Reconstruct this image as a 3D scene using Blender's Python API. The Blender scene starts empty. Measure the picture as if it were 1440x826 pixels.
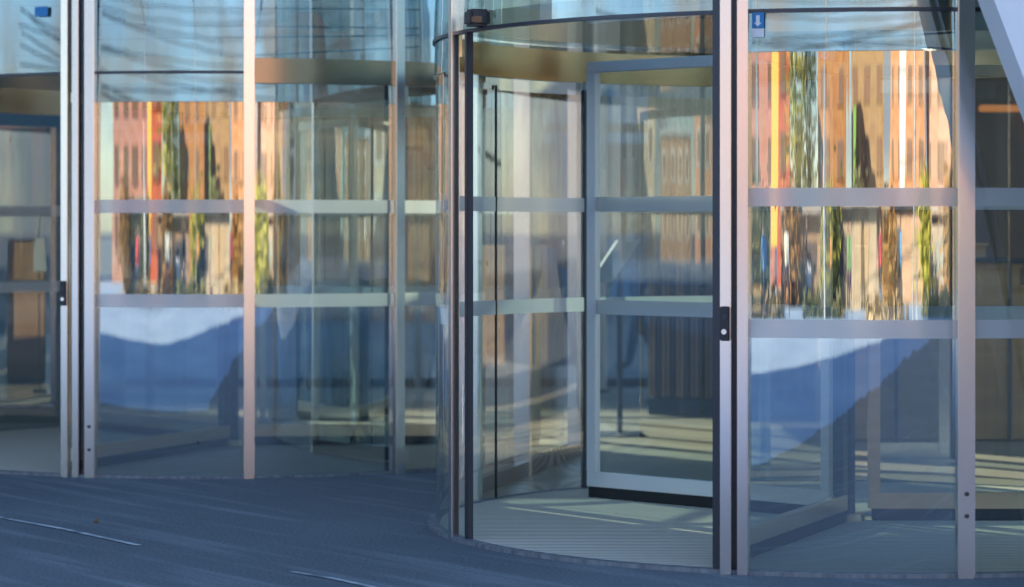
import bpy, bmesh, math, random
from mathutils import Vector, Matrix
random.seed(7)
R = math.radians
S = bpy.context.scene
COL = S.collection
F = 3700.0; CX = 720.0; HY = 323.0; EYE = 1.5

# ------------------------------------------------------------------ helpers
def link(o, parent=None):
    COL.objects.link(o)
    if parent: o.parent = parent
    return o
def tag(o, label=None, cat=None, group=None, kind=None):
    if label: o['label'] = label
    if cat: o['category'] = cat
    if group: o['group'] = group
    if kind: o['kind'] = kind
    return o
def empty(name, loc, label, cat, group=None, rz=0):
    o = bpy.data.objects.new(name, None); link(o)
    o.location = loc; o.rotation_euler = (0, 0, rz); o.empty_display_size = .2
    return tag(o, label, cat, group)
class MB:
    def __init__(s): s.bm = bmesh.new()
    def face(s, pts):
        vs = [s.bm.verts.new(p) for p in pts]
        try: return s.bm.faces.new(vs)
        except ValueError: return None
    def box(s, c, d, rz=0, bev=0):
        m = Matrix.Translation(c) @ Matrix.Rotation(rz, 4, 'Z') @ Matrix.Diagonal((d[0], d[1], d[2], 1))
        r = bmesh.ops.create_cube(s.bm, size=1, matrix=m)
        if bev:
            es = set(e for v in r['verts'] for e in v.link_edges)
            bmesh.ops.bevel(s.bm, geom=list(es), offset=bev, segments=2, affect='EDGES', clamp_overlap=True)
        return s
    def tube(s, a, b, r, r2=None, seg=12):
        a = Vector(a); b = Vector(b); d = b - a
        m = Matrix.Translation((a + b) / 2) @ d.to_track_quat('Z', 'Y').to_matrix().to_4x4()
        bmesh.ops.create_cone(s.bm, cap_ends=True, segments=seg, radius1=r, radius2=r if r2 is None else r2, depth=d.length, matrix=m)
        return s
    def arc(s, c, r0, r1, a0, a1, z0, z1, rb=None, n=None):
        """solid curved wall, r0 outer r1 inner; rb = outer shift at the top"""
        n = n or max(2, int(abs(a1 - a0) / 1.5)); rb = rb or 0
        prof = [(r0, z0), (r0 + rb, z1), (r1 + rb, z1), (r1, z0)]
        rings = []
        for i in range(n + 1):
            a = R(a0 + (a1 - a0) * i / n)
            rings.append([s.bm.verts.new((c[0] + math.cos(a) * r, c[1] + math.sin(a) * r, z)) for r, z in prof])
        for i in range(n):
            for k in range(4):
                s.bm.faces.new((rings[i][k], rings[i + 1][k], rings[i + 1][(k + 1) % 4], rings[i][(k + 1) % 4]))
        s.bm.faces.new(rings[0]); s.bm.faces.new(rings[-1][::-1])
        return s
    def sheet(s, c, r, a0, a1, z0, z1, dr=0, n=None):
        n = n or max(2, int(abs(a1 - a0) / 1.0))
        pr = None
        for i in range(n + 1):
            a = R(a0 + (a1 - a0) * i / n)
            v = [s.bm.verts.new((c[0] + math.cos(a) * rr, c[1] + math.sin(a) * rr, z)) for rr, z in ((r, z0), (r + dr, z1))]
            if pr: s.bm.faces.new((pr[0], v[0], v[1], pr[1]))
            pr = v
        return s
    def disc(s, c, r, z, n=64):
        s.face([(c[0] + math.cos(i * 2 * math.pi / n) * r, c[1] + math.sin(i * 2 * math.pi / n) * r, z) for i in range(n)])
        return s
    def poly(s, pts, z0, z1):
        b = [s.bm.verts.new((x, y, z0)) for x, y in pts]; t = [s.bm.verts.new((x, y, z1)) for x, y in pts]
        n = len(pts)
        s.bm.faces.new(b[::-1]); s.bm.faces.new(t)
        for i in range(n): s.bm.faces.new((b[i], b[(i + 1) % n], t[(i + 1) % n], t[i]))
        return s
    def build(s, name, m, parent=None, smooth=False, origin=None):
        bmesh.ops.recalc_face_normals(s.bm, faces=s.bm.faces)
        if origin is not None: bmesh.ops.translate(s.bm, verts=s.bm.verts, vec=-Vector(origin))
        if smooth:
            for e in s.bm.edges:
                if len(e.link_faces) == 2 and e.calc_face_angle(0) > .6: e.smooth = False
        me = bpy.data.meshes.new(name); s.bm.to_mesh(me); s.bm.free()
        me.materials.append(m)
        if smooth:
            for p in me.polygons: p.use_smooth = True
        o = bpy.data.objects.new(name, me)
        if origin is not None: o.location = origin
        link(o)
        if parent:
            o.parent = parent
            o.matrix_parent_inverse = parent.matrix_basis.inverted()
        return o
def copy_tree(o, parent=None):
    c = o.copy(); COL.objects.link(c)
    if parent: c.parent = parent
    for ch in [x for x in COL.objects if x.parent == o]: copy_tree(ch, c)
    return c

# ------------------------------------------------------------------ materials
def mat(name, col, rough=.6, metal=0, spec=.5, noise=None, bump=0, emis=None, es=0):
    m = bpy.data.materials.new(name); m.use_nodes = True
    nt = m.node_tree; b = nt.nodes['Principled BSDF']
    b.inputs['Base Color'].default_value = (*col, 1); b.inputs['Roughness'].default_value = rough
    b.inputs['Metallic'].default_value = metal; b.inputs['Specular IOR Level'].default_value = spec
    if emis:
        b.inputs['Emission Color'].default_value = (*emis, 1); b.inputs['Emission Strength'].default_value = es
    if noise:   # (col2, scale vec, detail)
        tc = nt.nodes.new('ShaderNodeTexCoord'); mp = nt.nodes.new('ShaderNodeMapping')
        mp.inputs['Scale'].default_value = noise[1]
        nz = nt.nodes.new('ShaderNodeTexNoise'); nz.inputs['Scale'].default_value = 1; nz.inputs['Detail'].default_value = 5
        cr = nt.nodes.new('ShaderNodeValToRGB'); cr.color_ramp.elements[0].position = .35; cr.color_ramp.elements[1].position = .65
        cr.color_ramp.elements[0].color = (*col, 1); cr.color_ramp.elements[1].color = (*noise[0], 1)
        nt.links.new(tc.outputs['Object'], mp.inputs[0]); nt.links.new(mp.outputs[0], nz.inputs[0])
        nt.links.new(nz.outputs[0], cr.inputs[0]); nt.links.new(cr.outputs[0], b.inputs['Base Color'])
        if bump:
            bp = nt.nodes.new('ShaderNodeBump'); bp.inputs['Strength'].default_value = bump; bp.inputs['Distance'].default_value = .01
            nt.links.new(nz.outputs[0], bp.inputs['Height']); nt.links.new(bp.outputs[0], b.inputs['Normal'])
    return m
def glass(name, r0, tint, wav=0, sc=(3, 3, .25), gl=(1, 1, 1)):
    """thin coated architectural pane: transparent + mirror by angle, slight roller wave"""
    m = bpy.data.materials.new(name); m.use_nodes = True; nt = m.node_tree
    for n in list(nt.nodes): nt.nodes.remove(n)
    out = nt.nodes.new('ShaderNodeOutputMaterial'); mx = nt.nodes.new('ShaderNodeMixShader')
    tr = nt.nodes.new('ShaderNodeBsdfTransparent'); tr.inputs[0].default_value = (*tint, 1)
    gs = nt.nodes.new('ShaderNodeBsdfGlossy'); gs.inputs['Roughness'].default_value = 0; gs.inputs['Color'].default_value = (*gl, 1)
    lw = nt.nodes.new('ShaderNodeLayerWeight'); lw.inputs['Blend'].default_value = .5
    pw = nt.nodes.new('ShaderNodeMath'); pw.operation = 'POWER'; pw.inputs[1].default_value = 4
    ma = nt.nodes.new('ShaderNodeMath'); ma.operation = 'MULTIPLY_ADD'; ma.inputs[1].default_value = .9 - r0; ma.inputs[2].default_value = r0
    L = nt.links.new
    L(lw.outputs['Facing'], pw.inputs[0]); L(pw.outputs[0], ma.inputs[0]); L(ma.outputs[0], mx.inputs[0])
    L(tr.outputs[0], mx.inputs[1]); L(gs.outputs[0], mx.inputs[2]); L(mx.outputs[0], out.inputs[0])
    if wav:
        tc = nt.nodes.new('ShaderNodeTexCoord'); mp = nt.nodes.new('ShaderNodeMapping'); mp.inputs['Scale'].default_value = sc
        nz = nt.nodes.new('ShaderNodeTexNoise'); nz.inputs['Scale'].default_value = 1; nz.inputs['Detail'].default_value = 3
        bp = nt.nodes.new('ShaderNodeBump'); bp.inputs['Strength'].default_value = 1; bp.inputs['Distance'].default_value = wav
        L(tc.outputs['Object'], mp.inputs[0]); L(mp.outputs[0], nz.inputs[0]); L(nz.outputs[0], bp.inputs['Height']); L(bp.outputs[0], gs.inputs['Normal'])
    return m
M = {}
M['glass_out'] = glass('coated curved glass', .42, (.72, .80, .78), .0017, (6, 6, .12), (.86, .95, 1))
M['glass_up'] = glass('upper coated glass', .30, (.56, .66, .66), .0007, (1.8, 1.8, .8), (.80, .92, .95))
M['glass_in'] = glass('inner curved glass', .20, (.76, .86, .85), .002, (2, 2, .35))
M['glass_side'] = glass('clear side glass', .10, (.84, .88, .84), .001, (2, 2, .35))
M['glass_leaf'] = glass('door leaf glass', .11, (.76, .86, .87), .0006, (1.5, 1.5, .5))
M['glass_back'] = glass('far curtain wall glass', .06, (.72, .81, .85))
M['win'] = mat('dark window glass', (.03, .04, .05), .08, 0, .8)
M['win2'] = mat('curtained window glass', (.27, .16, .10), .4, 0, .4)
def steel(name, col, rough):
    m = mat(name, col, rough, 1)
    nt = m.node_tree; b = nt.nodes['Principled BSDF']
    tc = nt.nodes.new('ShaderNodeTexCoord'); mp = nt.nodes.new('ShaderNodeMapping'); mp.inputs['Scale'].default_value = (60, 60, 1.2)
    nz = nt.nodes.new('ShaderNodeTexNoise'); nz.inputs['Scale'].default_value = 3; nz.inputs['Detail'].default_value = 4
    mr = nt.nodes.new('ShaderNodeMapRange'); mr.inputs['To Min'].default_value = rough * .92; mr.inputs['To Max'].default_value = rough * 1.1
    L = nt.links.new
    L(tc.outputs['Object'], mp.inputs[0]); L(mp.outputs[0], nz.inputs[0]); L(nz.outputs[0], mr.inputs[0]); L(mr.outputs[0], b.inputs['Roughness'])
    return m
M['steel'] = steel('brushed stainless steel', (.84, .83, .82), .20)
M['steel_band'] = steel('polished bronze steel', (.56, .43, .25), .16)
M['band_dark'] = steel('dark bronze steel', (.36, .29, .21), .22)
M['dark'] = mat('dark anodised aluminium', (.06, .068, .085), .35, .6)
M['rubber'] = mat('black rubber brush', (.02, .02, .022), .8)
M['bronze'] = steel('leaf rail metal', (.66, .57, .44), .3)
def frosted():
    m = bpy.data.materials.new('frosted film'); m.use_nodes = True; nt = m.node_tree
    for n in list(nt.nodes): nt.nodes.remove(n)
    out = nt.nodes.new('ShaderNodeOutputMaterial')
    d = nt.nodes.new('ShaderNodeBsdfDiffuse'); d.inputs[0].default_value = (.88, .90, .90, 1)
    t = nt.nodes.new('ShaderNodeBsdfTranslucent'); t.inputs[0].default_value = (.88, .90, .84, 1)
    tr = nt.nodes.new('ShaderNodeBsdfTransparent'); tr.inputs[0].default_value = (.8, .85, .85, 1)
    a = nt.nodes.new('ShaderNodeMixShader'); a.inputs[0].default_value = .38
    b = nt.nodes.new('ShaderNodeMixShader'); b.inputs[0].default_value = .06
    L = nt.links.new
    g_ = nt.nodes.new('ShaderNodeBsdfGlossy'); g_.inputs['Roughness'].default_value = .12
    e_ = nt.nodes.new('ShaderNodeMixShader'); e_.inputs[0].default_value = .22
    L(b.outputs[0], e_.inputs[1]); L(g_.outputs[0], e_.inputs[2])
    L(d.outputs[0], a.inputs[1]); L(t.outputs[0], a.inputs[2]); L(a.outputs[0], b.inputs[1]); L(tr.outputs[0], b.inputs[2]); L(e_.outputs[0], out.inputs[0])
    return m
M['frost'] = frosted()
M['sill'] = mat('gritty metal sill', (.14, .15, .17), .6, .3, noise=((.26, .28, .30), (23, 23, 1)))

def asphalt():
    m = mat('asphalt', (.05, .05, .05), .75)
    nt = m.node_tree; b = nt.nodes['Principled BSDF']; L = nt.links.new
    tc = nt.nodes.new('ShaderNodeTexCoord')
    def nz(scale, sc, det=6, rot=0):
        mp = nt.nodes.new('ShaderNodeMapping'); mp.inputs['Scale'].default_value = scale
        mr_ = nt.nodes.new('ShaderNodeMapping'); mr_.inputs['Rotation'].default_value = (0, 0, rot)
        n = nt.nodes.new('ShaderNodeTexNoise'); n.inputs['Scale'].default_value = sc; n.inputs['Detail'].default_value = det
        L(tc.outputs['Object'], mr_.inputs[0]); L(mr_.outputs[0], mp.inputs[0]); L(mp.outputs[0], n.inputs[0]); return n
    big = nz((1, 1, 1), .7); fine = nz((1, 1, 1), 60, 3); sun_streak = nz((.4, 6, 1), 1.2, 6, R(52.8))
    def ramp(n, p0, c0, p1, c1):
        r = nt.nodes.new('ShaderNodeValToRGB'); r.color_ramp.elements[0].position = p0; r.color_ramp.elements[1].position = p1
        r.color_ramp.elements[0].color = (*c0, 1); r.color_ramp.elements[1].color = (*c1, 1); L(n.outputs[0], r.inputs[0]); return r
    r1 = ramp(big, .35, (.145, .163, .182), .7, (.185, .205, .225))
    r2 = ramp(sun_streak, .52, (1, 1, 1), .72, (1.7, 1.65, 1.6))  # pale streaks along the sun direction, sunlight painted into the asphalt colour
    r3 = ramp(fine, .35, (.72, .72, .72), .7, (1.25, 1.25, 1.25))
    def mul(a, c):
        x = nt.nodes.new('ShaderNodeMix'); x.data_type = 'RGBA'; x.blend_type = 'MULTIPLY'; x.inputs[0].default_value = 1
        L(a, x.inputs[6]); L(c, x.inputs[7]); return x.outputs[2]
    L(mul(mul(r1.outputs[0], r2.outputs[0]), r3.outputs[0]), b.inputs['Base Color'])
    bp = nt.nodes.new('ShaderNodeBump'); bp.inputs['Strength'].default_value = .5; bp.inputs['Distance'].default_value = .006
    L(fine.outputs[0], bp.inputs['Height']); L(bp.outputs[0], b.inputs['Normal'])
    return m
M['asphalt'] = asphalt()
M['paving'] = mat('pale icy paving', (.31, .43, .59), .8, noise=((.42, .54, .69), (.25, .25, 1)))
def slats(name, c1, c2, per, axis=0, rough=.5):
    m = mat(name, c1, rough); nt = m.node_tree; b = nt.nodes['Principled BSDF']; L = nt.links.new
    tc = nt.nodes.new('ShaderNodeTexCoord'); w = nt.nodes.new('ShaderNodeTexWave'); w.inputs['Scale'].default_value = 1
    w.bands_direction = 'XYZ'[axis]; w.inputs['Scale'].default_value = 1 / per * .16; w.inputs['Distortion'].default_value = .1
    cr = nt.nodes.new('ShaderNodeValToRGB'); cr.color_ramp.elements[0].position = .25; cr.color_ramp.elements[1].position = .45
    cr.color_ramp.elements[0].color = (*c2, 1); cr.color_ramp.elements[1].color = (*c1, 1)
    L(tc.outputs['Object'], w.inputs[0]); L(w.outputs[0], cr.inputs[0]); L(cr.outputs[0], b.inputs['Base Color'])
    bp = nt.nodes.new('ShaderNodeBump'); bp.inputs['Distance'].default_value = .01; L(w.outputs[0], bp.inputs['Height']); L(bp.outputs[0], b.inputs['Normal'])
    return m
M['mat'] = slats('ribbed entrance matting', (.86, .73, .57), (.66, .57, .45), .03, 1, .8)
M['floor'] = mat('lobby stone floor', (.40, .34, .26), .35, noise=((.48, .42, .33), (.8, .8, 1)))
M['slat'] = slats('wood slat wall', (.30, .19, .12), (.09, .055, .04), .06, 0)
M['wood'] = mat('warm oak boards', (.60, .33, .14), .5, noise=((.46, .24, .10), (1, 1, 14)))
M['brownwall'] = mat('dark brown panelling', (.09, .055, .04), .6, noise=((.13, .08, .05), (4, 4, .4)))
M['white'] = mat('white painted metal', (.80, .80, .82), .5)
M['satin'] = mat('satin aluminium', (.74, .76, .80), .32, .35)
M['white2'] = mat('fresh white cladding', (.90, .90, .91), .45)
M['wallgrey'] = mat('grey plaster', (.42, .44, .46), .7)
M['soffit'] = mat('soffit panels', (.30, .30, .30), .7)
M['black'] = mat('black plastic', (.02, .022, .03), .4)
M['blue'] = mat('blue sign film', (.02, .22, .50), .5)
M['sun_sliver'] = mat('patchy sun sliver colour', (.75, .75, .74), .8, noise=((.25, .26, .28), (9, 9, 1)))  # pale broken colour standing for a sliver of sunlight on the ground

# ------------------------------------------------------------------ camera and light
cam = bpy.data.cameras.new('camera'); co = bpy.data.objects.new('camera', cam); link(co)
co.location = (0, 0, EYE); co.rotation_euler = (R(90), 0, 0)
cam.sensor_width = 36; cam.lens = 36 * F / 1440; cam.shift_y = -(413 - HY) / 1440; cam.dof.use_dof = True; cam.dof.focus_distance = 12.6; cam.dof.aperture_fstop = 1.9; cam.clip_end = 3000; cam.clip_start = .1
S.camera = co
SUN_EL = 25; sd = Vector((-.64, .77, math.tan(R(SUN_EL)))).normalized()     # direction to the sun
sl = bpy.data.lights.new('sun', 'SUN'); sl.energy = 4.5; sl.angle = R(.5); sl.color = (1, .83, .62)
so = bpy.data.objects.new('sun', sl); link(so); so.rotation_euler = sd.to_track_quat('Z', 'Y').to_euler(); so.location = (0, 0, 40)
w = bpy.data.worlds.new('World'); S.world = w; w.use_nodes = True; nt = w.node_tree; L = nt.links.new
bg = nt.nodes['Background']; bg.inputs[1].default_value = .11
sky = nt.nodes.new('ShaderNodeTexSky'); sky.sky_type = 'NISHITA'; sky.sun_disc = False
sky.air_density = 1.1; sky.dust_density = .4; sky.ozone_density = 4; sky.sun_elevation = R(SUN_EL); sky.sun_rotation = math.atan2(sd.x, sd.y)
tc = nt.nodes.new('ShaderNodeTexCoord'); mp = nt.nodes.new('ShaderNodeMapping'); mp.inputs['Scale'].default_value = (2.2, 2.2, 9)
nz = nt.nodes.new('ShaderNodeTexNoise'); nz.inputs['Scale'].default_value = 1.3; nz.inputs['Detail'].default_value = 7
cr = nt.nodes.new('ShaderNodeValToRGB'); cr.color_ramp.elements[0].position = .42; cr.color_ramp.elements[1].position = .58
mx = nt.nodes.new('ShaderNodeMix'); mx.data_type = 'RGBA'; mx.inputs[7].default_value = (2.3, 2.4, 2.45, 1)
L(tc.outputs['Generated'], mp.inputs[0]); L(mp.outputs[0], nz.inputs[0]); L(nz.outputs[0], cr.inputs[0])
sx_ = nt.nodes.new('ShaderNodeSeparateXYZ'); hr = nt.nodes.new('ShaderNodeMapRange'); hr.inputs['From Min'].default_value = .12; hr.inputs['From Max'].default_value = .35
hr.inputs['To Min'].default_value = 1; hr.inputs['To Max'].default_value = .0; mu = nt.nodes.new('ShaderNodeMath'); mu.operation = 'MULTIPLY'
L(tc.outputs['Generated'], sx_.inputs[0]); L(sx_.outputs[2], hr.inputs[0]); L(hr.outputs[0], mu.inputs[0]); L(cr.outputs[0], mu.inputs[1]); L(mu.outputs[0], mx.inputs[0])
L(sky.outputs[0], mx.inputs[6]); L(mx.outputs[2], bg.inputs[0])
S.view_settings.view_transform = 'Standard'; S.view_settings.look = 'None'; S.view_settings.exposure = 1.95; S.view_settings.gamma = 1
S.render.engine = 'CYCLES'
c = S.cycles; c.use_denoising = True; c.max_bounces = 14; c.transparent_max_bounces = 40; c.glossy_bounces = 6; c.diffuse_bounces = 3
c.sample_clamp_indirect = 6; c.caustics_reflective = False; c.caustics_refractive = False
try: c.denoiser = 'OPENIMAGEDENOISE'
except Exception: pass

# ------------------------------------------------------------------ ground
b = MB(); b.face([(-900, -900, 0), (900, -900, 0), (900, 900, 0), (-900, 900, 0)])
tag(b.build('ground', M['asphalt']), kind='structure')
b = MB(); b.face([(x, y, .004) for x, y in [(-120, 10.4), (-120, -42), (40, -42)] + [(-2.0 + 21 * t ** 1.7 + 1.5 * t, 9.9 - 39 * t) for t in [1 - k / 40 for k in range(41)]] + [(-3.2, 10.2), (-6, 10.4)]])
tag(b.build('paving', M['paving']), kind='structure')
b = MB(); b.face([(x, y, .008) for x, y in [(-14, 15.2), (-4.6, 18.2), (-.2, 18.2), (-.2, 13.6), (3.6, 13.6), (14, 13), (14, 25), (-14, 25)]])
tag(b.build('lobby_floor', M['floor']), kind='structure')

# ------------------------------------------------------------------ revolving doors
CB = (1.72, 13.45); RB = 2.12
CA = (-1.92, 18.15); RA = 2.30
def hit(px, c, r, back=False):
    """ angle on the drum circle where the line of sight of a photo column meets it """
    k = (px - CX) / F      # X = k*D
    A_ = k * k + 1; B_ = -2 * (k * c[0] + c[1]); C_ = c[0] ** 2 + c[1] ** 2 - r * r
    q = B_ * B_ - 4 * A_ * C_
    q = max(q, 0)
    D = (-B_ + (1 if back else -1) * math.sqrt(q)) / (2 * A_)
    return math.degrees(math.atan2(D - c[1], k * D - c[0])) % 360
ZJ = 2.45      # joint line
ZT = 4.3
def pt(c, r, a): return Vector((c[0] + math.cos(R(a)) * r, c[1] + math.sin(R(a)) * r, 0))
def post(c, r, a, wd, dp, m, parent, z0=0.0, z1=ZT, name='post', bev=.004):
    p = pt(c, r, a); b = MB()
    b.box((p.x, p.y, (z0 + z1) / 2), (dp, wd, z1 - z0), R(a), bev)
    return b.build(name, m, parent)
def pane(c, r, a0, a1, parent, m='glass_out', z0=.015, z1=2.27, bands=True, edge=True):
    o = MB().sheet(c, r, a0, a1, z0, z1).build('curved_glass', M[m], parent, True)
    if bands:
        for h0, h1 in ((1.60, 1.68), (1.03, 1.11)):
            MB().sheet(c, r + (.004 if m != 'glass_in' else -.004), a0, a1, h0, h1).build('frosted_band', M['frost'], o, True)
    return o
def upper(c, r, a0, a1, parent, z0=2.272, name='upper_glass', fascia=True):
    if fascia: MB().sheet(c, r, a0, a1, z0, ZJ - .008, dr=-.007).build('fascia_glass', M['glass_up'], parent, True)
    MB().sheet(c, r, a0, a1, ZJ + .008, ZT, dr=-.068).build(name, M['glass_up'], parent, True)
    MB().arc(c, r + .006, r - .03, a0, a1, ZJ - .008, ZJ + .008).build('joint_strip', M['dark'], parent, True)
def leaf(c, a, ln, parent, stile=.065, m='bronze', ms='dark', g='glass_leaf', top=2.34):
    """one wing of the door from the pivot outwards"""
    d = Vector((math.cos(R(a)), math.sin(R(a)), 0)); p = Vector((c[0], c[1], 0))
    r0, r1 = .10, ln
    def bx(q0, q1, z0, z1, th, mm, nm, par):
        mid = p + d * ((q0 + q1) / 2)
        return MB().box((mid.x, mid.y, (z0 + z1) / 2), (q1 - q0, th, z1 - z0), R(a), .004).build(nm, mm, par)
    n = Vector((-d.y, d.x, 0))
    q0 = p + d * r0; q1 = p + d * r1
    b = MB(); b.face([(q0.x, q0.y, .15), (q1.x, q1.y, .15), (q1.x, q1.y, top - .05), (q0.x, q0.y, top - .05)])
    root = b.build('door_leaf', M[g], parent)
    bx(r0, r1, .075, .155, .05, M[m], 'bottom_rail', root)
    bx(r0 + .02, r1 - .01, .015, .075, .045, M['rubber'], 'floor_brush', root)
    bx(r0, r1, top - .06, top, .05, M[m], 'top_rail', root)
    bx(r1 - stile, r1, .155, top - .06, .052, M[ms], 'stile', root)
    bx(r0, r0 + stile, .155, top - .06, .052, M[ms], 'stile', root)
    for h0, h1 in ((1.60, 1.68), (1.03, 1.11)):
        bx(r0 + stile, r1 - stile, h0, h1, .004, M['frost'], 'frosted_band', root)
    return root
def key_switch(c, r, a, z, parent):
    p = pt(c, r, a); o = MB().box((p.x, p.y, z), (.014, .042, .15), R(a), .004).build('key_switch', M['black'], parent)
    q = pt(c, r + .008, a)
    MB().tube((q.x, q.y, z - .035), (q.x + .006 * math.cos(R(a)), q.y + .006 * math.sin(R(a)), z - .035), .012).build('key_cylinder', M['steel'], o)
    MB().box((q.x, q.y, z + .03), (.006, .018, .022), R(a), .002).build('push_button', M['dark'], o)

def revolving(c, r, posts, opening, wallleft, leaves, label, loc_label, loff):
    root = empty('revolving_door', (c[0], c[1], 0), label, 'revolving door', 'glass revolving doors of the entrance')
    return root

# ---- door B (near, right)
B = empty('revolving_door', (CB[0], CB[1], 0), 'nearer, larger looking glass revolving door with an open bay showing ribbed matting', 'revolving door', 'glass revolving doors of the entrance')
aP0 = hit(641, CB, RB); aPd = hit(654, CB, RB); aPk = hit(1010, CB, RB); aP1 = hit(1025, CB, RB); aP1b = hit(1047, CB, RB); aP2 = hit(1355, CB, RB)
post(CB, RB + .01, aP0, .05, .042, M['steel'], B)
post(CB, RB - .02, aPd, .034, .034, M['dark'], B, z1=ZJ, name='dark_post')
post(CB, RB - .02, aPk, .045, .07, M['dark'], B, z1=ZT, name='dark_post')
post(CB, RB + .03, aP1, .050, .05, M['steel'], B)
post(CB, RB - .01, (aP1 + aP1b) / 2, .03, .03, M['dark'], B, name='dark_post')
post(CB, RB + .015, aP1b, .048, .05, M['steel'], B)
post(CB, RB + .025, aP2, .076, .05, M['steel'], B)
STEP = aP2 - aP1b
aP3 = aP2 + STEP; aP4 = aP3 + STEP
for a in (aP3, aP4): post(CB, RB + .025, a, .076, .05, M['steel'], B)
for a0, a1 in ((aP1b, aP2), (aP2, aP3), (aP3, aP4)):
    pane(CB, RB, a0 + .4, a1 - .4, B, 'glass_out' if a0 == aP1b else 'glass_side'); upper(CB, RB, a0 + .4, a1 - .4, B)
upper(CB, RB, aP0 + .4, aPk - .4, B, fascia=False)                         # glazing over the open bay
aL1 = 149; aL2 = 128; aL3 = 96
pane(CB, RB - .01, aL1 + .3, aP0 - .6, B, 'glass_in'); pane(CB, RB - .01, aL2, aL1 - .3, B, 'glass_in'); pane(CB, RB - .01, aL3, aL2 - .3, B, 'glass_in')
upper(CB, RB, aL3, aP0 - .6, B)
post(CB, RB - .01, aL1, .012, .014, M['dark'], B, z1=2.3, name='dark_post')
post(CB, RB + .05, aL1 + 3.2, .055, .06, M['steel'], B)
post(CB, RB, aL2, .03, .03, M['dark'], B, z1=2.3, name='dark_post')
post(CB, RB + .02, aL3, .06, .06, M['steel'], B)
MB().arc(CB, RB - .02, RB - .05, aL3, aP0 - 1.5, 2.34, 2.515).build('fascia_ring', M['steel_band'], B, True)
MB().arc(CB, RB - .02, RB - .05, aP1b, aP4, 2.36, 2.545).build('fascia_ring', M['steel_band'], B, True)
MB().arc(CB, RB - .02, RB - .05, aP4 - 360 + .2, aL3 - .2, 2.38, 2.545).build('fascia_ring', M['steel_band'], B, True)
MB().disc(CB, RB - .055, 2.54).build('glass_ceiling', M['glass_side'], B)
MB().tube((CB[0], CB[1], .01), (CB[0], CB[1], 2.52), .035).build('centre_column', M['dark'], B, True)
MB().tube((CB[0], CB[1], .0), (CB[0], CB[1], .05), .085).build('pivot_cap', M['bronze'], B, True)
leaf(CB, 247, 1.98, B, stile=.10, m='bronze', ms='dark')
leaf(CB, 0, 1.98, B, stile=.06, ms='bronze')
leaf(CB, 137.5, 1.75, B, stile=.06, m='satin', ms='satin', top=2.43)
MB().disc(CB, RB - .03, .014).build('entrance_matting', M['mat'], B)
MB().arc(CB, RB + .03, RB - .03, 0, 360, 0, .018, n=120).build('floor_sill', M['sill'], B, True)
key_switch(CB, RB + .062, aP1, 1.5 - (455 - HY) / 323, B)
q = pt(CB, RB + .02, hit(676, CB, RB)); s_ = MB().box((q.x, q.y, 2.50), (.10, .10, .08), R(200), .012).build('motion_sensor', M['black'], B)
MB().box((q.x - .0, q.y - .055, 2.49), (.05, .01, .03), 0, .003).build('sensor_window', M['win'], s_)
# little blue film sign on the glass
a0 = hit(1058, CB, RB); a1 = hit(1075, CB, RB)
st = MB().sheet(CB, RB + .008, a0, a1, 2.375, 2.442).build('blue_sticker', M['blue'], B)
MB().sheet(CB, RB + .008, a0, a1, 2.335, 2.373).build('white_sticker', M['white'], B)
am = (a0 + a1) / 2
MB().sheet(CB, RB + .011, am - .22, am + .22, 2.392, 2.43).build('arrow_shaft', M['white'], st)
b = MB(); l = [pt(CB, RB + .012, am + k) for k in (-.45, .45, 0)]
b.face([(l[0].x, l[0].y, 2.398), (l[1].x, l[1].y, 2.398), (l[2].x, l[2].y, 2.381)]); b.build('arrow_head', M['white'], st)
# screw heads low on the wide post
for z in (.365, .27):
    q = pt(CB, RB + .05, aP2); MB().tube((q.x, q.y, z), (q.x, q.y - .006, z), .010).build('screw', M['dark'], B)

# ---- door A (further, left)
A = empty('revolving_door', (CA[0], CA[1], 0), 'further revolving door on the left, its curved glass mirroring brick houses', 'revolving door', 'glass revolving doors of the entrance')
bP = {px: hit(px, CA, RA) for px in (96, 110, 130, 350, 558)}
post(CA, RA + .03, bP[96], .046, .05, M['steel'], A); post(CA, RA + .02, bP[110], .044, .05, M['steel'], A)
post(CA, RA - .01, hit(119, CA, RA), .03, .04, M['dark'], A, name='dark_post')
post(CA, RA + .025, bP[130], .066, .05, M['steel'], A)
post(CA, RA + .025, bP[350], .064, .05, M['steel'], A)
post(CA, RA + .025, bP[558], .064, .05, M['steel'], A)
post(CA, RA - .02, hit(546, CA, RA), .02, .03, M['dark'], A, name='dark_post', z1=2.5)
aE = bP[558] + (bP[558] - bP[350]); aF = aE + 26
post(CA, RA, hit(622, CA, RA), .03, .04, M['dark'], A, name='dark_post', z1=2.5)
for a0, a1 in ((bP[130], bP[350]), (bP[350], bP[558]), (bP[558], aE), (aE, aF)):
    pane(CA, RA, a0 + .4, a1 - .4, A, 'glass_out' if a1 <= bP[558] + .1 else 'glass_side'); upper(CA, RA, a0 + .4, a1 - .4, A)
aG = 198
upper(CA, RA, aG, bP[96] - .4, A, fascia=False)
post(CA, RA + .02, aG, .046, .06, M['steel'], A)
pane(CA, RA - .01, 150, aG - 1, A, 'glass_in'); pane(CA, RA - .01, 105, 149, A, 'glass_in')
MB().arc(CA, RA - .02, RA - .06, 105, aG - 1, 2.36, 2.545).build('fascia_ring', M['band_dark'], A, True)
MB().arc(CA, RA - .02, RA - .06, bP[130], bP[350], 2.385, 2.545).build('fascia_ring', M['band_dark'], A, True)
MB().arc(CA, RA + .02, RA - .06, bP[350] + .9, aF, 2.385, 2.535).build('fascia_ring', M['band_dark'], A, True)
MB().arc(CA, RA - .02, RA - .06, aF - 359.5, 104.8, 2.36, 2.545).build('fascia_ring', M['band_dark'], A, True)
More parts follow.
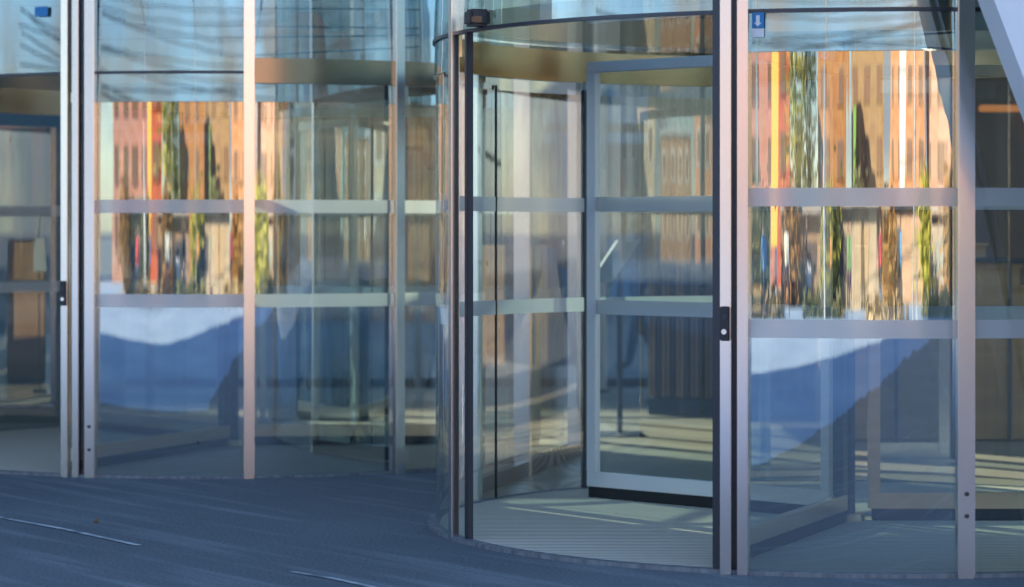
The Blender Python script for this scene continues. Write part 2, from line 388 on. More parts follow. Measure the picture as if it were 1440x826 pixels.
MB().disc(CA, RA - .07, 2.54).build('glass_ceiling', M['glass_side'], A)
MB().tube((CA[0], CA[1], .01), (CA[0], CA[1], 2.52), .035).build('centre_column', M['dark'], A, True)
MB().tube((CA[0], CA[1], .0), (CA[0], CA[1], .05), .085).build('pivot_cap', M['bronze'], A, True)
leaf(CA, 248, 2.12, A, stile=.08, m='bronze', ms='dark'); leaf(CA, 2, 2.12, A, stile=.06, ms='bronze'); leaf(CA, 128, 2.12, A, stile=.06, m='steel', ms='steel')
MB().disc(CA, RA - .03, .012).build('entrance_matting', M['mat'], A)
MB().arc(CA, RA + .03, RA - .03, 0, 360, 0, .016, n=120).build('floor_sill', M['sill'], A, True)
key_switch(CA, RA + .062, bP[96], 1.5 - (413 - HY) / 233, A)
for z in (.31, .17):
    q = pt(CA, RA + .05, bP[130]); MB().tube((q.x, q.y, z), (q.x, q.y - .006, z), .010).build('screw', M['dark'], A)
a0 = hit(50, CA, RA); a1 = hit(68, CA, RA)
MB().sheet(CA, RA + .008, a0, a1, 2.80, 2.86).build('blue_sticker', M['blue'], A)

# ---- framed glass screens linking the drums and closing the facade
def screen(p0, p1, n, label, g='glass_back', h=ZT, m='steel', rail=True):
    p0 = Vector((*p0, 0)); p1 = Vector((*p1, 0)); d = (p1 - p0); ln = d.length; a = math.atan2(d.y, d.x)
    root = empty('glass_screen', p0, label, 'glass wall')
    for i in range(n + 1):
        p = p0 + d * (i / n); MB().box((p.x, p.y, h / 2), (.06, .10, h), a, .004).build('mullion', M[m], root)
    for i in range(n):
        q0 = p0 + d * ((i + .03 / ln * n) / n) ; q1 = p0 + d * ((i + 1) / n)
        b = MB(); b.face([(q0.x, q0.y, .1), (q1.x, q1.y, .1), (q1.x, q1.y, h), (q0.x, q0.y, h)]); b.build('pane', M[g], root)
    mid = (p0 + p1) / 2
    for z in (.05, 2.46): MB().box((mid.x, mid.y, z), (ln - .06, .06, .09), a).build('rail', M['dark'], root)
    return root
screen((-.29, 14.5), (.42, 17.3), 2, 'glass screen linking the two revolving doors')
screen((3.75, 14.3), (9.2, 13.6), 5, 'glass wall running right from the nearer revolving door', 'glass_in')
screen((-9.8, 16.6), (-4.3, 18.4), 5, 'glass wall running left from the further revolving door', 'glass_in')

# inner framed doors beyond each drum
def inner_frame(x0, x1, D, label):
    root = empty('inner_door', ((x0 + x1) / 2, D, 0), label, 'glass door', 'framed inner doors behind the drums')
    b = MB(); b.face([(x0, D, .1), (x1, D, .1), (x1, D, 2.4), (x0, D, 2.4)]); b.build('pane', M['glass_back'], root)
    MB().box((x1, D - .02, 1.25), (.07, .06, 2.5), 0, .004).build('pale_stile', M['steel'], root)
    MB().box((x1 + .08, D, 1.25), (.08, .08, 2.5), 0, .004).build('dark_stile', M['dark'], root)
    MB().box((x0, D, 1.25), (.05, .06, 2.5), 0, .004).build('pale_stile', M['steel'], root)
    MB().box(((x0 + x1) / 2, D - .02, .06), (x1 - x0 - .08, .06, .10), 0, .004).build('bottom_rail', M['steel'], root)
    MB().box(((x0 + x1) / 2, D - .02, 2.44), (x1 - x0 - .08, .06, .10), 0, .004).build('top_rail', M['bronze'], root)
inner_frame(2.35, 2.82, 17.2, 'framed inner glass door behind the nearer revolving door')
inner_frame(-1.95, -1.24, 20.6, 'framed inner glass door behind the further revolving door')

# ------------------------------------------------------------------ building mass
root = empty('office_building', (0, 20, 0), 'dark upper storeys of the glass fronted building above the doors', 'building')
ZM = 7.4
MB().box((39.5, 19.7, ZM + 15), (121, 10.6, 30)).build('upper_storeys', M['soffit'], root)
MB().box((-45.2, 19.7, 5.0), (48.4, 10.4, 10.0)).build('shadow_casting_wing', M['wallgrey'], root)  # added unseen wing, sized for the shadow edge it casts on the square
MB().box((-20.1, 19.7, ZM / 2 - .004), (1.6, 10.4, ZM - .01)).build('end_wall', M['wallgrey'], root)
b = screen((-19.2, 24.9), (22, 24.9), 9, 'tall far curtain wall closing the lobby towards the street', 'glass_back', 7.35, 'wallgrey')
# added wall that keeps the sun off the further door
MB().box((-5.0, 22, 2.25), (3.5, .2, 4.5)).box((-13.78, 22, 3.68), (14, .2, 7.36)).build('sun_block_wall', mat('deep teal plaster', (.09, .16, .20), .6))
tag(bpy.data.objects['sun_block_wall'], 'deep teal plaster wall added in the lobby to block the sun', 'wall')

# slatted wall in the lobby
root = empty('slatted_wall', (2.6, 21, 0), 'tall curved wall of narrow brown wooden slats inside the lobby', 'wall')
MB().arc((2.5, 24.6), 3.6, 3.5, 248, 285, 0.01, 6.9).build('core', M['brownwall'], root)
b = MB()
for i in range(62):
    a = 247.6 + i * .62; p = pt((2.5, 24.6), 3.63, a); b.box((p.x, p.y, 3.3), (.05, .022, 6.3), R(a))
b.build('slats', M['slat'], root)
MB().arc((2.5, 24.6), 3.66, 3.60, 247.5, 286, .01, .14).build('skirting', M['dark'], root)

# brown panelled wall with stair at the right
MB().box((6.2, 22.2, 3.4), (5.4, .2, 6.8)).box((6.2, 22.07, .08), (5.4, .06, .16)).build('panelled_wall', M['brownwall'])
tag(bpy.data.objects['panelled_wall'], 'dark brown panelled wall behind the wooden stair at right', 'wall')
root = empty('staircase', (4.2, 19.2, 0), 'oak staircase stepping down to the right beside a dark handrail', 'staircase')
for i in range(9):
    h = 1.38 - i * .15; x = 3.1 + i * .24
    MB().box((x + .12, 19.3, h / 2 + .01), (.238, 1.5, h - .02)).build('step', M['wood'], root)
    MB().box((x + .125, 19.3, h + .012), (.262, 1.56, .022), 0, .004).build('tread', M['wood'], root)
MB().box((2.7, 19.3, .7), (.79, 1.5, 1.36)).build('landing', M['wood'], root)
MB().tube((2.6, 18.5, 1.30), (6.2, 18.5, 1.22), .018).build('handrail', M['dark'], root)
MB().tube((3.55, 18.5, 1.72), (5.2, 18.5, .9), .02).build('handrail', M['dark'], root)
for x in (2.7, 3.5, 4.4, 5.2): MB().tube((x, 18.5, 0.01), (x, 18.5, 1.3), .014).build('baluster', M['dark'], root)

# stair with stepped underside hanging behind the further door
root = empty('upper_staircase', (-.5, 23.6, 0), 'wooden upper stair flight with a stepped underside descending to the right', 'staircase')
n = 16
for i in range(5, n):
    x = -3.0 + i * .235; h = 3.80 - i * .175
    MB().box((x, 23.6, h + .23), (.234, 1.5, .46)).build('step', M['wood'], root)
b = MB(); b.face([(-1.9, 22.8, 3.9), (.9, 22.8, 1.95), (.9, 22.8, 2.9), (-1.9, 22.8, 4.8)]); 
b.build('glass_balustrade', M['glass_back'], root)
MB().box((-2.05, 24.1, 3.2), (.3, 1.4, .25)).build('landing', M['wood'], root)
for x, z0 in ((.6, .01),): MB().box((x, 23.6, .6), (.12, 1.3, 1.2)).build('support', M['wallgrey'], root)

# interior lamps that glow
root = empty('pendant_lamp', (3.72, 20, 2.4), 'long orange glowing lamp hanging near the right stair', 'lamp')
lm = mat('lit amber lamp', (.5, .2, .06), .5, emis=(1, .30, .05), es=.12)
MB().box((3.72, 20, 2.42), (.34, .08, .05), 0, .01).build('lamp_shade', lm, root)
for x in (3.6, 3.84): MB().tube((x, 20, 2.45), (x, 20, 6.9), .004).build('cord', M['black'], root)
lw_ = mat('lit spot lamp', (.9, .8, .6), .5, emis=(1, .85, .6), es=5)
for x, y, z, lb in ((2.95, 18.6, 2.78, 'small round ceiling spot above the inner door'), (3.35, 19.6, 2.75, 'small lit spot in front of the dark panelling')):
    root = empty('spot_lamp', (x, y, z), lb, 'lamp', 'small lit spot lamps of the lobby')
    MB().tube((x, y, z), (x, y, z + .12), .05).build('housing', M['white'], root, True)
    MB().tube((x, y, z - .006), (x, y, z - .001), .042).build('lens', lw_, root)
    MB().tube((x, y, z + .12), (x, y, 7), .006).build('cord', M['black'], root)

# white leaning column at the right edge
b = MB(); D = 10.8; sx = lambda px, d=D: (px - CX) / F * d
zt = lambda py, d=D: EYE + (HY - py) / F * d
tp = [(sx(1383 - 26), zt(-60)), (sx(1383 + 54.6), zt(143)), (sx(1383 + 54.6) + .98, zt(143)-2.05), (sx(1383 - 26) + .95, zt(-60)+0.0)]
def prism(pts, y0, y1):
    b = MB(); f = [b.bm.verts.new((x, y0, z)) for x, z in pts]; k = [b.bm.verts.new((x, y1, z)) for x, z in pts]
    b.bm.faces.new(f[::-1]); b.bm.faces.new(k); n = len(pts)
    for i in range(n): b.bm.faces.new((f[i], f[(i + 1) % n], k[(i + 1) % n], k[i]))
    return b
sl_ = (sx(1440) - sx(1383)) / (zt(0) - zt(150))
x0 = sx(1383); z0 = zt(0)
cpts = [(x0 - sl_ * (4.2 - z0), 4.2), (x0 + sl_ * (z0 - 0), 0), (x0 + sl_ * z0 + 1.0, 0), (x0 - sl_ * (4.2 - z0) + 1.0, 4.2)]
root = empty('leaning_column', (cpts[1][0] + .5, 10.8, 0), 'smooth white leaning column at the top right corner', 'column')
prism(cpts, 10.6, 10.92).build('cladding', M['white2'], root)
prism([(x + (.03 if i < 2 else -.03), z) for i, (x, z) in enumerate(cpts)], 10.922, 11.0).build('rear_lining', M['satin'], root)
# leaflet stand in the lobby seen through the framed wing
root = empty('sign_stand', (.88, 19, 0), 'pale tilted information panel on a thin stand in the lobby', 'sign stand')
b = prism([(.56, 1.12), (.76, 1.42), (.92, 1.42), (.72, 1.12)], 18.9, 19.2).build('panel', M['wallgrey'], root)
MB().tube((.78, 19.05, .02), (.78, 19.05, 1.2), .02).build('pole', M['dark'], root)
MB().box((.78, 19.05, .02), (.34, .34, .02), 0, .005).build('base', M['dark'], root)

# ------------------------------------------------------------------ people (skinned continuous bodies)
SKIN = mat('skin', (.55, .34, .25), .5)
def person(loc, rz, h, top, legs, label, stride=.28, hair=(.05, .03, .02), arm=.1, group=None, bag=None):
    k = h / 1.75
    J = {}
    def v(x, y, z): return (x * k, y * k, z * k)
    P = dict(pel=v(0, 0, .95), wai=v(0, .0, 1.08), che=v(0, .01, 1.32), nk=v(0, .02, 1.47), nk2=v(0, .03, 1.53), hd=v(0, .045, 1.62), tp=v(0, .04, 1.71),
             sl=v(-.19, 0, 1.42), sr=v(.19, 0, 1.42), el=v(-.25, -arm, 1.14), er=v(.25, arm, 1.14), wl=v(-.25, -arm + .14, .90), wr=v(.25, arm + .16, .92),
             hl=v(-.09, 0, .90), hr=v(.09, 0, .90), kl=v(-.10, stride * .55, .50), kr=v(.10, -stride * .25, .50),
             al=v(-.10, stride * .9, .09), ar=v(.10, -stride * 1.3, .14), tl=v(-.10, stride * .9 + .17, .035), tr=v(.10, -stride * 1.3 + .15, .04),
             fl=v(-.255, -arm + .2, .80), fr=v(.255, arm + .22, .83))
    rad = dict(pel=.15, wai=.135, che=.155, nk=.07, nk2=.055, hd=.095, tp=.07, sl=.075, sr=.075, el=.05, er=.05, wl=.035, wr=.035, hl=.10, hr=.10, kl=.065, kr=.065,
               al=.045, ar=.045, tl=.035, tr=.035, fl=.03, fr=.03)
    E = [('pel', 'wai'), ('wai', 'che'), ('che', 'nk'), ('nk', 'nk2'), ('nk2', 'hd'), ('hd', 'tp'), ('che', 'sl'), ('che', 'sr'), ('sl', 'el'), ('sr', 'er'), ('el', 'wl'), ('er', 'wr'),
         ('wl', 'fl'), ('wr', 'fr'), ('pel', 'hl'), ('pel', 'hr'), ('hl', 'kl'), ('hr', 'kr'), ('kl', 'al'), ('kr', 'ar'), ('al', 'tl'), ('ar', 'tr')]
    ks = list(P); me = bpy.data.meshes.new('sk'); me.from_pydata([P[x] for x in ks], [(ks.index(a), ks.index(b)) for a, b in E], [])
    o = bpy.data.objects.new('sk', me); COL.objects.link(o)
    md = o.modifiers.new('s', 'SKIN')
    for i, x in enumerate(ks):
        me.skin_vertices[0].data[i].radius = (rad[x] * k * (1.15 if x in ('wai', 'che', 'pel') else 1), rad[x] * k * (.75 if x in ('wai', 'che', 'pel') else 1))
    me.skin_vertices[0].data[0].use_root = True
    sb = o.modifiers.new('u', 'SUBSURF'); sb.levels = 2
    dg = bpy.context.evaluated_depsgraph_get(); dg.update()
    m2 = bpy.data.meshes.new_from_object(o.evaluated_get(dg)); m2.name = 'body'
    bpy.data.objects.remove(o)
    m2.materials.clear()
    for m in (top, legs, SKIN, M['black']): m2.materials.append(m)
    for p in m2.polygons:
        z = p.center.z / k; x = abs(p.center.x) / k; p.use_smooth = True
        p.material_index = 2 if z > 1.49 else (2 if (x > .215 and z < .9) else (3 if z < .09 else (1 if z < .93 and x < .21 else 0)))
    root = empty('person', (*loc, 0), label, 'person', group, rz)
    bd = bpy.data.objects.new('body', m2); link(bd, root)
    b = MB(); bmesh.ops.create_uvsphere(b.bm, u_segments=16, v_segments=10, radius=.112 * k, matrix=Matrix.Translation((0, .018 * k, 1.665 * k)) @ Matrix.Diagonal((.85, 1, 1, 1)))
    bmesh.ops.delete(b.bm, geom=[q for q in b.bm.verts if q.co.y > .06 * k and q.co.z < 1.70 * k], context='VERTS')
    ho = b.build('hair', mat('hair', hair, .7), None, True); ho.parent = root
    return root
def cloth(n, c): return mat(n, c, .8)
person((1.37, 28), R(120), 1.72, cloth('blue coat', (.05, .11, .24)), cloth('navy trousers', (.04, .07, .13)), 'person in a dark blue coat walking in the street beyond the lobby glass', .24)
# ------------------------------------------------------------------ what the glass mirrors: the sunlit square behind the viewer
OR = Vector((0, 13, 0))
def az(a, l): return (l * math.sin(R(a)), 13 - l * math.cos(R(a)))
def brick(name, c1, c2, sc=1.0):
    m = mat(name, c1, .8); nt = m.node_tree; b = nt.nodes['Principled BSDF']; L = nt.links.new
    tc = nt.nodes.new('ShaderNodeTexCoord'); n = nt.nodes.new('ShaderNodeTexNoise'); n.inputs['Scale'].default_value = .9; n.inputs['Detail'].default_value = 8
    mp = nt.nodes.new('ShaderNodeMapping'); mp.inputs['Scale'].default_value = (1, 1, 3)
    cr = nt.nodes.new('ShaderNodeValToRGB'); cr.color_ramp.elements[0].position = .35; cr.color_ramp.elements[1].position = .65
    cr.color_ramp.elements[0].color = (*c1, 1); cr.color_ramp.elements[1].color = (*c2, 1)
    L(tc.outputs['Object'], mp.inputs[0]); L(mp.outputs[0], n.inputs[0]); L(n.outputs[0], cr.inputs[0]); L(cr.outputs[0], b.inputs['Base Color']); return m
def house(a0, a1, l, h, m, label, floors=2, bays=5, roof=None, dep=9, winm=None, trim=None):
    p0 = Vector((*az(a0, l), 0)); p1 = Vector((*az(a1, l), 0)); d = p1 - p0; ln = d.length; an = math.atan2(d.y, d.x); mid = (p0 + p1) / 2
    root = empty('town_house', mid, label, 'house', None, an)
    def loc(o): o.parent = root; return o
    # local: x along the front, +y towards the doors (front at y=0)
    loc(MB().box((0, -dep / 2, h / 2), (ln - .1, dep, h)).build('wall', m))
    loc(MB().box((0, -dep / 2 + .1, h + .15), (ln + .1, dep + .5, .3)).build('cornice', trim or M['wallgrey']))
    if roof:
        b = prism([(-ln / 2, h + .3), (ln / 2, h + .3), (ln / 2 - 1.2, h + 2.4), (-ln / 2 + 1.2, h + 2.4)], -dep + .2, 0); loc(b.build('roof', roof))
    fh = (h - .6) / floors; bw = ln / bays
    for f in range(floors):
        for i in range(bays):
            x = -ln / 2 + bw * (i + .5); z = .5 + fh * (f + .5)
            w_ = loc(MB().box((x, .03, z), (bw * .48, .14, fh * .56)).build('window', trim or M['white']))
            loc(MB().box((x, .08, z), (bw * .40, .08, fh * .48)).build('pane', winm or M['win2'])).parent = w_
    return root
brk = lambda n, a, b: brick(n, a, b)
house(-52, -41, 60, 9, brk('white render', (.60, .60, .58), (.5, .5, .5)), 'white rendered town house at the far left of the square')
house(-37.5, -24.6, 58, 8.3, brk('pink brick', (.62, .27, .17), (.72, .40, .28)), 'pale pink brick town house with tall windows across the square', 4, 4, trim=brk('pink trim', (.5, .26, .18), (.55, .3, .2)))
house(-23.8, -20.2, 54, 8.3, brk('red render', (.60, .11, .05), (.66, .17, .07)), 'narrow red painted town house beside the olive trees', 4, 1, trim=brk('red trim', (.5, .12, .06), (.5, .14, .07)))
house(-13.6, -5.8, 60, 8.3, brk('brown brick', (.40, .16, .05), (.50, .24, .08)), 'brown brick town house with a flat cornice behind the plane trees', 4, 2, trim=brk('brown trim', (.4, .2, .1), (.45, .25, .12)))
house(-5.5, 3, 74, 9.6, brk('ochre render', (.42, .28, .13), (.34, .20, .10)), 'ochre rendered town house set back from the square', 4, 3, trim=brk('ochre trim', (.38, .25, .12), (.34, .22, .1)))
house(4, 13, 60, 8.3, brk('orange brick', (.55, .22, .09), (.64, .33, .17)), 'orange brick town house with many windows across the square', 4, 4, trim=brk('orange trim', (.5, .3, .18), (.6, .35, .2)))
house(13.1, 22, 62, 8.3, brk('salmon brick', (.58, .29, .18), (.66, .40, .28)), 'salmon brick town house beside the orange one', 4, 3, trim=brk('salmon trim', (.5, .28, .18), (.55, .32, .22)))
house(30, 41, 105, 7, brk('coral render', (.62, .25, .14), (.70, .34, .20)), 'coral low row house further down the street', 2, 4)
house(42, 52, 110, 6, brk('brown render', (.36, .20, .12), (.42, .26, .16)), 'brown low row house furthest down the street', 2, 4)
house(54, 66, 100, 7, brk('sand render', (.55, .42, .28), (.62, .50, .34)), 'sand coloured low row house at the far right of the street', 2, 4)
# banner
def banner(a, l, wd, h, col, label):
    x, y = az(a, l); root = empty('banner', (x, y, 0), label, 'banner', 'tall banners on poles')
    MB().tube((x - wd / 2, y, 0), (x - wd / 2, y, h + .5), .06).build('pole', M['wallgrey'], root)
    MB().box((x + .1, y, h / 2 + .6), (wd, .04, h - 1.0), 0, .01).build('cloth', mat('banner cloth', col, .8), root)
banner(-24.4, 50, 1.6, 6.6, (.75, .42, .07), 'tall yellow banner on a pole in front of the pink house')
banner(-3.5, 46, .45, 4, (.22, .42, .08), 'narrow green banner on a pole in front of the ochre house')
banner(8.5, 44, .7, 6, (.75, .75, .72), 'narrow white banner on a pole in front of the orange house')
# trees
LEAF = {}
def leafmat(n, c1, c2):
    return mat(n, c1, .6, noise=(c2, (1.1, 1.1, 1.1)))
def tree(a, l, h, cr_, lm_, label, bare=.25, seed=1):
    x, y = az(a, l); rnd = random.Random(seed); root = empty('tree', (x, y, 0), label, 'tree', 'trees around the square')
    b = MB(); th = h * .35
    b.tube((x, y, 0), (x + .1, y, th), .22, .16, 8)
    br = []
    for i in range(9):
        q = rnd.uniform(0, 6.28); r = cr_ * rnd.uniform(.4, .8); e = Vector((x + r * math.cos(q), y + r * math.sin(q), rnd.uniform(.5, .92) * h)); s0 = Vector((x + .08, y, th * rnd.uniform(.7, 1)))
        b.tube(s0, e, .10, .02, 6); br.append(e)
    b.build('trunk', M['bark'], root)
    b = MB()
    cl = [(Vector((x + rnd.gauss(0, cr_ * .42), y + rnd.gauss(0, cr_ * .42), h * rnd.uniform(bare, .97))), rnd.uniform(.5, 1.1)) for _ in range(46)] + [(e, .9) for e in br]
    for c0, rr in cl:
        for _ in range(34):
            p = c0 + Vector((rnd.gauss(0, rr * .5), rnd.gauss(0, rr * .5), rnd.gauss(0, rr * .5))); s = rnd.uniform(.10, .22)
            u = Vector((rnd.uniform(-1, 1), rnd.uniform(-1, 1), rnd.uniform(-1, 1))).normalized(); v_ = u.orthogonal().normalized()
            b.face([p - u * s, p - v_ * s * .6, p + u * s, p + v_ * s * .6])
    b.build('crown', lm_, root)
M['bark'] = mat('bark', (.10, .07, .05), .9)
straw = leafmat('straw coloured leaves', (.55, .42, .24), (.42, .30, .16)); olive = leafmat('olive leaves', (.36, .35, .03), (.46, .40, .06)); rust = leafmat('rust leaves', (.48, .24, .07), (.36, .20, .06)); green = leafmat('dull green leaves', (.14, .16, .07), (.22, .20, .10))
for a_, l_, h_, c_, m_, lb, sd_ in (
    (-18.6, 50, 7.5, 2.0, olive, 'tall olive yellow tree beside the red house', 1), (-15.8, 52, 7.6, 2.0, olive, 'second tall olive yellow tree, right of the one by the red house', 2),
    
    
    (24.5, 60, 8, 2.6, green, 'big dull green tree right of the salmon house', 7), (28.5, 58, 7, 2.2, rust, 'rust tree at the corner right of the salmon house', 8),
    (-34, 40, 2.0, 0.8, rust, 'small rust shrub tree by the cream kiosk', 11), (-27, 39, 1.6, 0.9, green, 'small green shrub tree before the cream kiosk, right end', 12), (-19.5, 41, 1.9, 0.8, rust, 'small rust shrub tree before the brown kiosk', 13),
    (-9.5, 39, 1.6, 0.9, olive, 'small olive shrub tree before the tan kiosk, left end', 14), (-2, 42, 2.0, 0.8, green, 'small green shrub tree before the tan kiosk, right end', 15), (5, 41, 1.7, 0.8, rust, 'small rust shrub tree left of the orange brown kiosk', 16),
    (14, 42, 1.9, 0.9, olive, 'small olive shrub tree right of the orange brown kiosk', 17), (20, 44, 2.1, 1.0, rust, 'small rust shrub tree in front of the salmon house', 18)):
    tree(a_, l_, h_, c_, m_, lb, seed=sd_)
# cars
def car(a, l, col, label, rz=0):
    x, y = az(a, l); root = empty('parked_car', (x, y, 0), label, 'car', 'cars parked on the square', rz)
    cm = mat('car paint', col, .3, 0, .6)
    def P(o, par=None): o.parent = par or root; return o
    P(prism([(-2.1, .35), (2.1, .35), (2.15, .75), (1.9, .86), (1.1, .92), (-1.8, .95), (-2.1, .8)], -.85, .85).build('body', cm))
    P(prism([(-1.6, .95), (.95, .92), (.35, 1.42), (-1.1, 1.45)], -.72, .72).build('cabin', M['win']))
    for sx_ in (-1.3, 1.3):
        for sy in (-.8, .8):
            wl = P(MB().tube((sx_, sy - .1, .33), (sx_, sy + .1, .33), .33, seg=20).build('wheel', M['rubber'])); P(MB().tube((sx_, sy - .11, .33), (sx_, sy + .11, .33), .18).build('rim', M['steel']), wl)
    for sy in (-.6, .6): P(MB().box((2.1, sy, .68), (.1, .3, .14), 0, .02).build('headlight', M['white']))
car(-29, 42, (.65, .08, .04), 'red car parked in front of the pink house'); car(-17, 44, (.7, .7, .7), 'white car parked under the olive trees', .1)
car(-8, 43, (.08, .18, .35), 'blue car parked in front of the brown house'); car(6, 45, (.06, .06, .07), 'black car parked in front of the orange house'); car(15, 48, (.55, .56, .58), 'silver car parked in front of the salmon house', .15)
car(34, 70, (.6, .6, .58), 'pale car parked near the coral row house')
# long low kiosks and hedges
def kiosk(a0, a1, l, h, col, rcol, label):
    p0 = Vector((*az(a0, l), 0)); p1 = Vector((*az(a1, l), 0)); d = p1 - p0; ln = d.length; an = math.atan2(d.y, d.x)
    root = empty('market_kiosk', (p0 + p1) / 2, label, 'kiosk', 'long market kiosks on the square', an)
    wm = brk('kiosk boards', col, tuple(c_ * .7 for c_ in col))
    MB().box((0, -1.2, h / 2), (ln, 2.4, h)).build('wall', wm).parent = root
    MB().box((0, -1.1, h + .12), (ln + .5, 3.2, .18)).build('roof', mat('kiosk roof', rcol, .7)).parent = root
    n = max(2, int(ln / 2.6))
    for i in range(n):
        x = -ln / 2 + ln * (i + .5) / n; hh = random.uniform(.35, .6) * h
        MB().box((x, .02, h * .52), (ln / n * random.uniform(.4, .75), .08, hh)).build('hatch', mat('hatch', random.choice([(.12, .10, .09), (.5, .35, .2), (.3, .32, .3), (.6, .55, .45)]), .6)).parent = root
kiosk(-34, -25, 41, 2.0, (.62, .52, .40), (.42, .36, .30), 'cream market kiosk in front of the pink house')
kiosk(-22, -12, 43, 1.8, (.46, .30, .18), (.42, .36, .30), 'brown market kiosk under the olive trees')
kiosk(-9, 2, 40, 1.9, (.56, .44, .30), (.42, .36, .30), 'tan market kiosk in front of the ochre house')
kiosk(5, 14, 44, 2.0, (.62, .40, .26), (.42, .36, .30), 'orange brown market kiosk in front of the orange house')
kiosk(16, 27, 46, 1.8, (.5, .42, .34), (.42, .36, .30), 'grey brown market kiosk in front of the salmon house')
def hedge(a0, a1, l, h, m, label, sd_):
    p0 = Vector((*az(a0, l), 0)); p1 = Vector((*az(a1, l), 0)); rnd = random.Random(sd_); b = MB(); root = empty('hedge', (p0 + p1) / 2, label, 'hedge', 'low hedges on the square')
    for _ in range(1500):
        t = rnd.random(); p = p0.lerp(p1, t) + Vector((rnd.gauss(0, .1), rnd.gauss(0, .3), h * rnd.random() * (.7 + .3 * math.sin(t * 37)))); q = rnd.uniform(.08, .2)
        u = Vector((rnd.uniform(-1, 1), rnd.uniform(-1, 1), rnd.uniform(-1, 1))).normalized(); v_ = u.orthogonal().normalized(); b.face([p - u * q, p - v_ * q * .6, p + u * q, p + v_ * q * .6])
    o = b.build('foliage', m); o.parent = root; o.matrix_parent_inverse = Matrix.Translation(-Vector(root.location))
hedge(-31, -21, 34, .55, straw, 'low straw coloured hedge in front of the cream kiosk', 21); hedge(-16, -6, 35, .5, green, 'low green hedge in front of the brown kiosk', 22)
hedge(0, 10, 34, .5, straw, 'low straw coloured hedge in front of the tan kiosk', 23); hedge(13, 24, 36, .5, green, 'low green hedge in front of the grey brown kiosk', 24)
ppl = [(-31, 33, (.5, .05, .05), 'red jacket'), (-26, 30, (.1, .25, .5), 'blue jacket'), (-20, 34, (.6, .58, .5), 'cream coat'), (-15, 31, (.05, .05, .06), 'black coat'), (-9, 35, (.65, .3, .08), 'orange jacket'),
       (-4, 32, (.2, .35, .15), 'green jacket'), (3, 34, (.55, .06, .10), 'crimson coat'), (9, 33, (.1, .3, .55), 'bright blue jacket'), (16, 36, (.6, .6, .62), 'white jacket'), (22, 38, (.3, .18, .1), 'brown coat')]
for i, (a_, l_, c_, lb) in enumerate(ppl):
    person(az(a_, l_), R(40 + 77 * i), 1.62 + .04 * (i % 4), cloth(lb, c_), cloth('trousers', (.04 + .02 * (i % 3), .05, .08)), 'person in a %s walking across the sunlit square' % lb, .2 + .03 * (i % 4), group=None)
# street lamps + tram wires
for i, (a_, l_, lb) in enumerate(((-28, 34, 'street lamp in front of the pink house'), (-10, 34, 'street lamp in front of the brown house'), (12, 34, 'street lamp in front of the orange house'), (33, 40, 'street lamp at the right end of the square'))):
    x, y = az(a_, l_); root = empty('street_lamp', (x, y, 0), lb, 'street lamp', 'street lamps carrying the tram wires')
    MB().tube((x, y, 0), (x, y, 8.5), .09, .06).build('pole', M['wallgrey'], root); MB().tube((x, y, 8), (x, y + 4, 8.3), .04).build('arm', M['wallgrey'], root)
    MB().box((x, y + 4, 8.2), (.3, .7, .14), 0, .03).build('lamp_head', M['wallgrey'], root)
WN = ['lowest', 'second', 'third', 'fourth', 'fifth', 'sixth', 'seventh', 'eighth', 'ninth', 'highest', 'steepest slanting', 'gently slanting']
for i in range(12):
    y = -14 - 2.2 * i; z = 5.0 + .62 * i; dz = .25; sl2 = (.002, .004, -.004, .003, -.002, .006, -.003, .002, .004, .003, -.014, .012)[i]
    if i > 9: y, z = -20, 6.2 + (i - 10)
    b = MB(); n = 24; pr = None
    for k in range(n + 1):
        t = k / n; a_ = -75 + 150 * t; q = az(a_, 13 - y); p = Vector((q[0], q[1], z + sl2 * a_ + .06 * math.sin(t * 9.4 + i)))
        if pr is not None: b.tube(pr, p, .02, seg=5)
        pr = p
    tag(b.build('tram_wire', M['black']), WN[i] + ' overhead tram wire crossing above the square', 'wire', 'overhead tram wires')

# beyond the lobby
def back_house(x, y, w_, h, m, label):
    root = empty('town_house', (x, y, 0), label, 'house')
    MB().box((x, y, h / 2), (w_, 8, h)).build('wall', m, root); MB().box((x, y - .1, h + .2), (w_ + .4, 8.6, .4)).build('cornice', M['wallgrey'], root)
    for i in range(int(w_ / 2.4)):
        for z in (1.8, 4.6):
            if z < h - 1: MB().box((x - w_ / 2 + 1.6 + i * 2.4, y - 4.02, z), (1.1, .1, 1.5)).build('window', M['win'], root)
root = empty('office_block', (0, 60, 0), 'long blue grey office block across the street behind the lobby', 'building')
MB().box((0, 62, 11), (110, 8, 22)).build('wall', mat('blue grey cladding', (.12, .24, .42), .6), root)
for fl in range(6):
    for i in range(22): MB().box((-40 + i * 3.6, 57.97, 2.4 + fl * 3.3), (2.7, .12, 2.0)).build('window', M['win'], root)
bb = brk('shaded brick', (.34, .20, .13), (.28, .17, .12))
back_house(-2.0, 47, 5, 4.2, bb, 'low brown brick house seen through the further door')
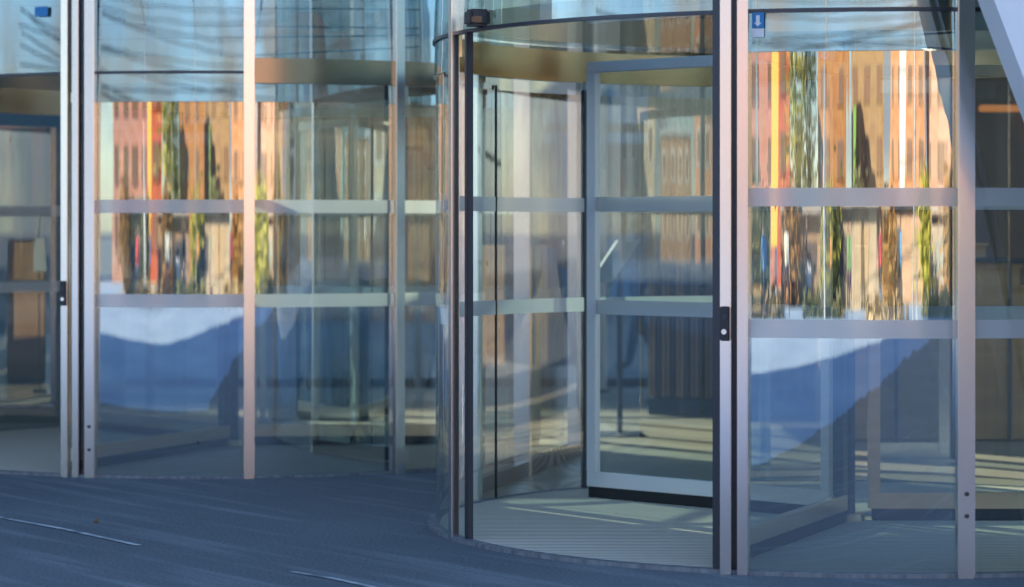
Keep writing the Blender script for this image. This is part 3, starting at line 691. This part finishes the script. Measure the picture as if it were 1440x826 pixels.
# thin slivers of sunlight painted on the asphalt in front
def gline(pts, wd, label=None):
    b = MB()
    for (x0, y0), (x1, y1) in zip(pts, pts[1:]):
        d = Vector((x1 - x0, y1 - y0, 0)); n = Vector((-d.y, d.x, 0)).normalized() * wd / 2
        b.face([(x0 - n.x, y0 - n.y, .004), (x1 - n.x, y1 - n.y, .004), (x1 + n.x, y1 + n.y, .004), (x0 + n.x, y0 + n.y, .004)])
    return tag(b.build('sun_sliver_line', M['sun_sliver']), kind='structure')
def gp(px, py): D = EYE * F / (py - HY); return ((px - CX) / F * D, D)
gline([gp(-20, 725), gp(90, 745), gp(195, 768)], .035)
gline([gp(410, 805), gp(470, 815), gp(540, 830)], .03)

# fallen leaves
for i, (px, py, lb) in enumerate(((135, 738, 'small brown fallen leaf on the asphalt at the left'), )):
    x, y = gp(px, py); b = MB(); rr = .017
    vs = [(x + math.cos(k) * rr * (1 if j % 2 else .6), y + math.sin(k) * rr, .008 + .012 * (j % 3)) for j, k in enumerate([q * math.pi / 4 for q in range(8)])]
    for j in range(8): b.face([(x, y, .008), vs[j], vs[(j + 1) % 8]])
    tag(b.build('fallen_leaf', mat('leaf', [(.20, .10, .04), (.06, .05, .04), (.28, .10, .05), (.5, .48, .42), (.32, .22, .08)][i], .8)), lb, 'leaf')

# slender lobby columns
for px, D, wd, m, lb in ((921, 22.6, .10, 'white2', 'slender white lobby column left of the slatted wall'), (845, 24.2, .10, 'white2', 'slender white lobby column seen left of the silver framed wing'), (503, 22.9, .11, 'white2', 'slender white lobby column behind the further door'),
                         (211, 21.2, .07, 'dark', 'slender dark lobby column seen through the left bay of the further door'), (310, 23.2, .07, 'dark', 'slender dark lobby column right of the other dark one'), (742, 23.6, .10, 'white2', 'slender white lobby column furthest left behind the nearer door')):
    x = (px - CX) / F * D; root = empty('lobby_column', (x, D, 0), lb, 'column', 'slender columns of the lobby')
    MB().tube((x, D, .03), (x, D, 7.35), wd / 2, seg=20).build('shaft', M[m], root, True)
    MB().tube((x, D, .009), (x, D, .03), wd * .9, seg=20).build('base_ring', M['dark'], root, True)

# thin suspension rods under the drum roofs
def rods(door, D, px0, px1, ys):
    for ya, yb in ys:
        a = Vector(((px0 - CX) / F * D, D, EYE + (HY - ya) / F * D)); b_ = Vector(((px1 - CX) / F * D, D, EYE + (HY - yb) / F * D))
        MB().tube(a, b_, .0055, seg=8).build('ceiling_rod', M['black'], door)
rods(A, 16.35, 20, 590, ((8, 14), (33, 40), (57, 50), (78, 88), (96, 66)))
rods(B, 12.0, 1075, 1372, ((62, 44), (50, 72), (30, 36)))
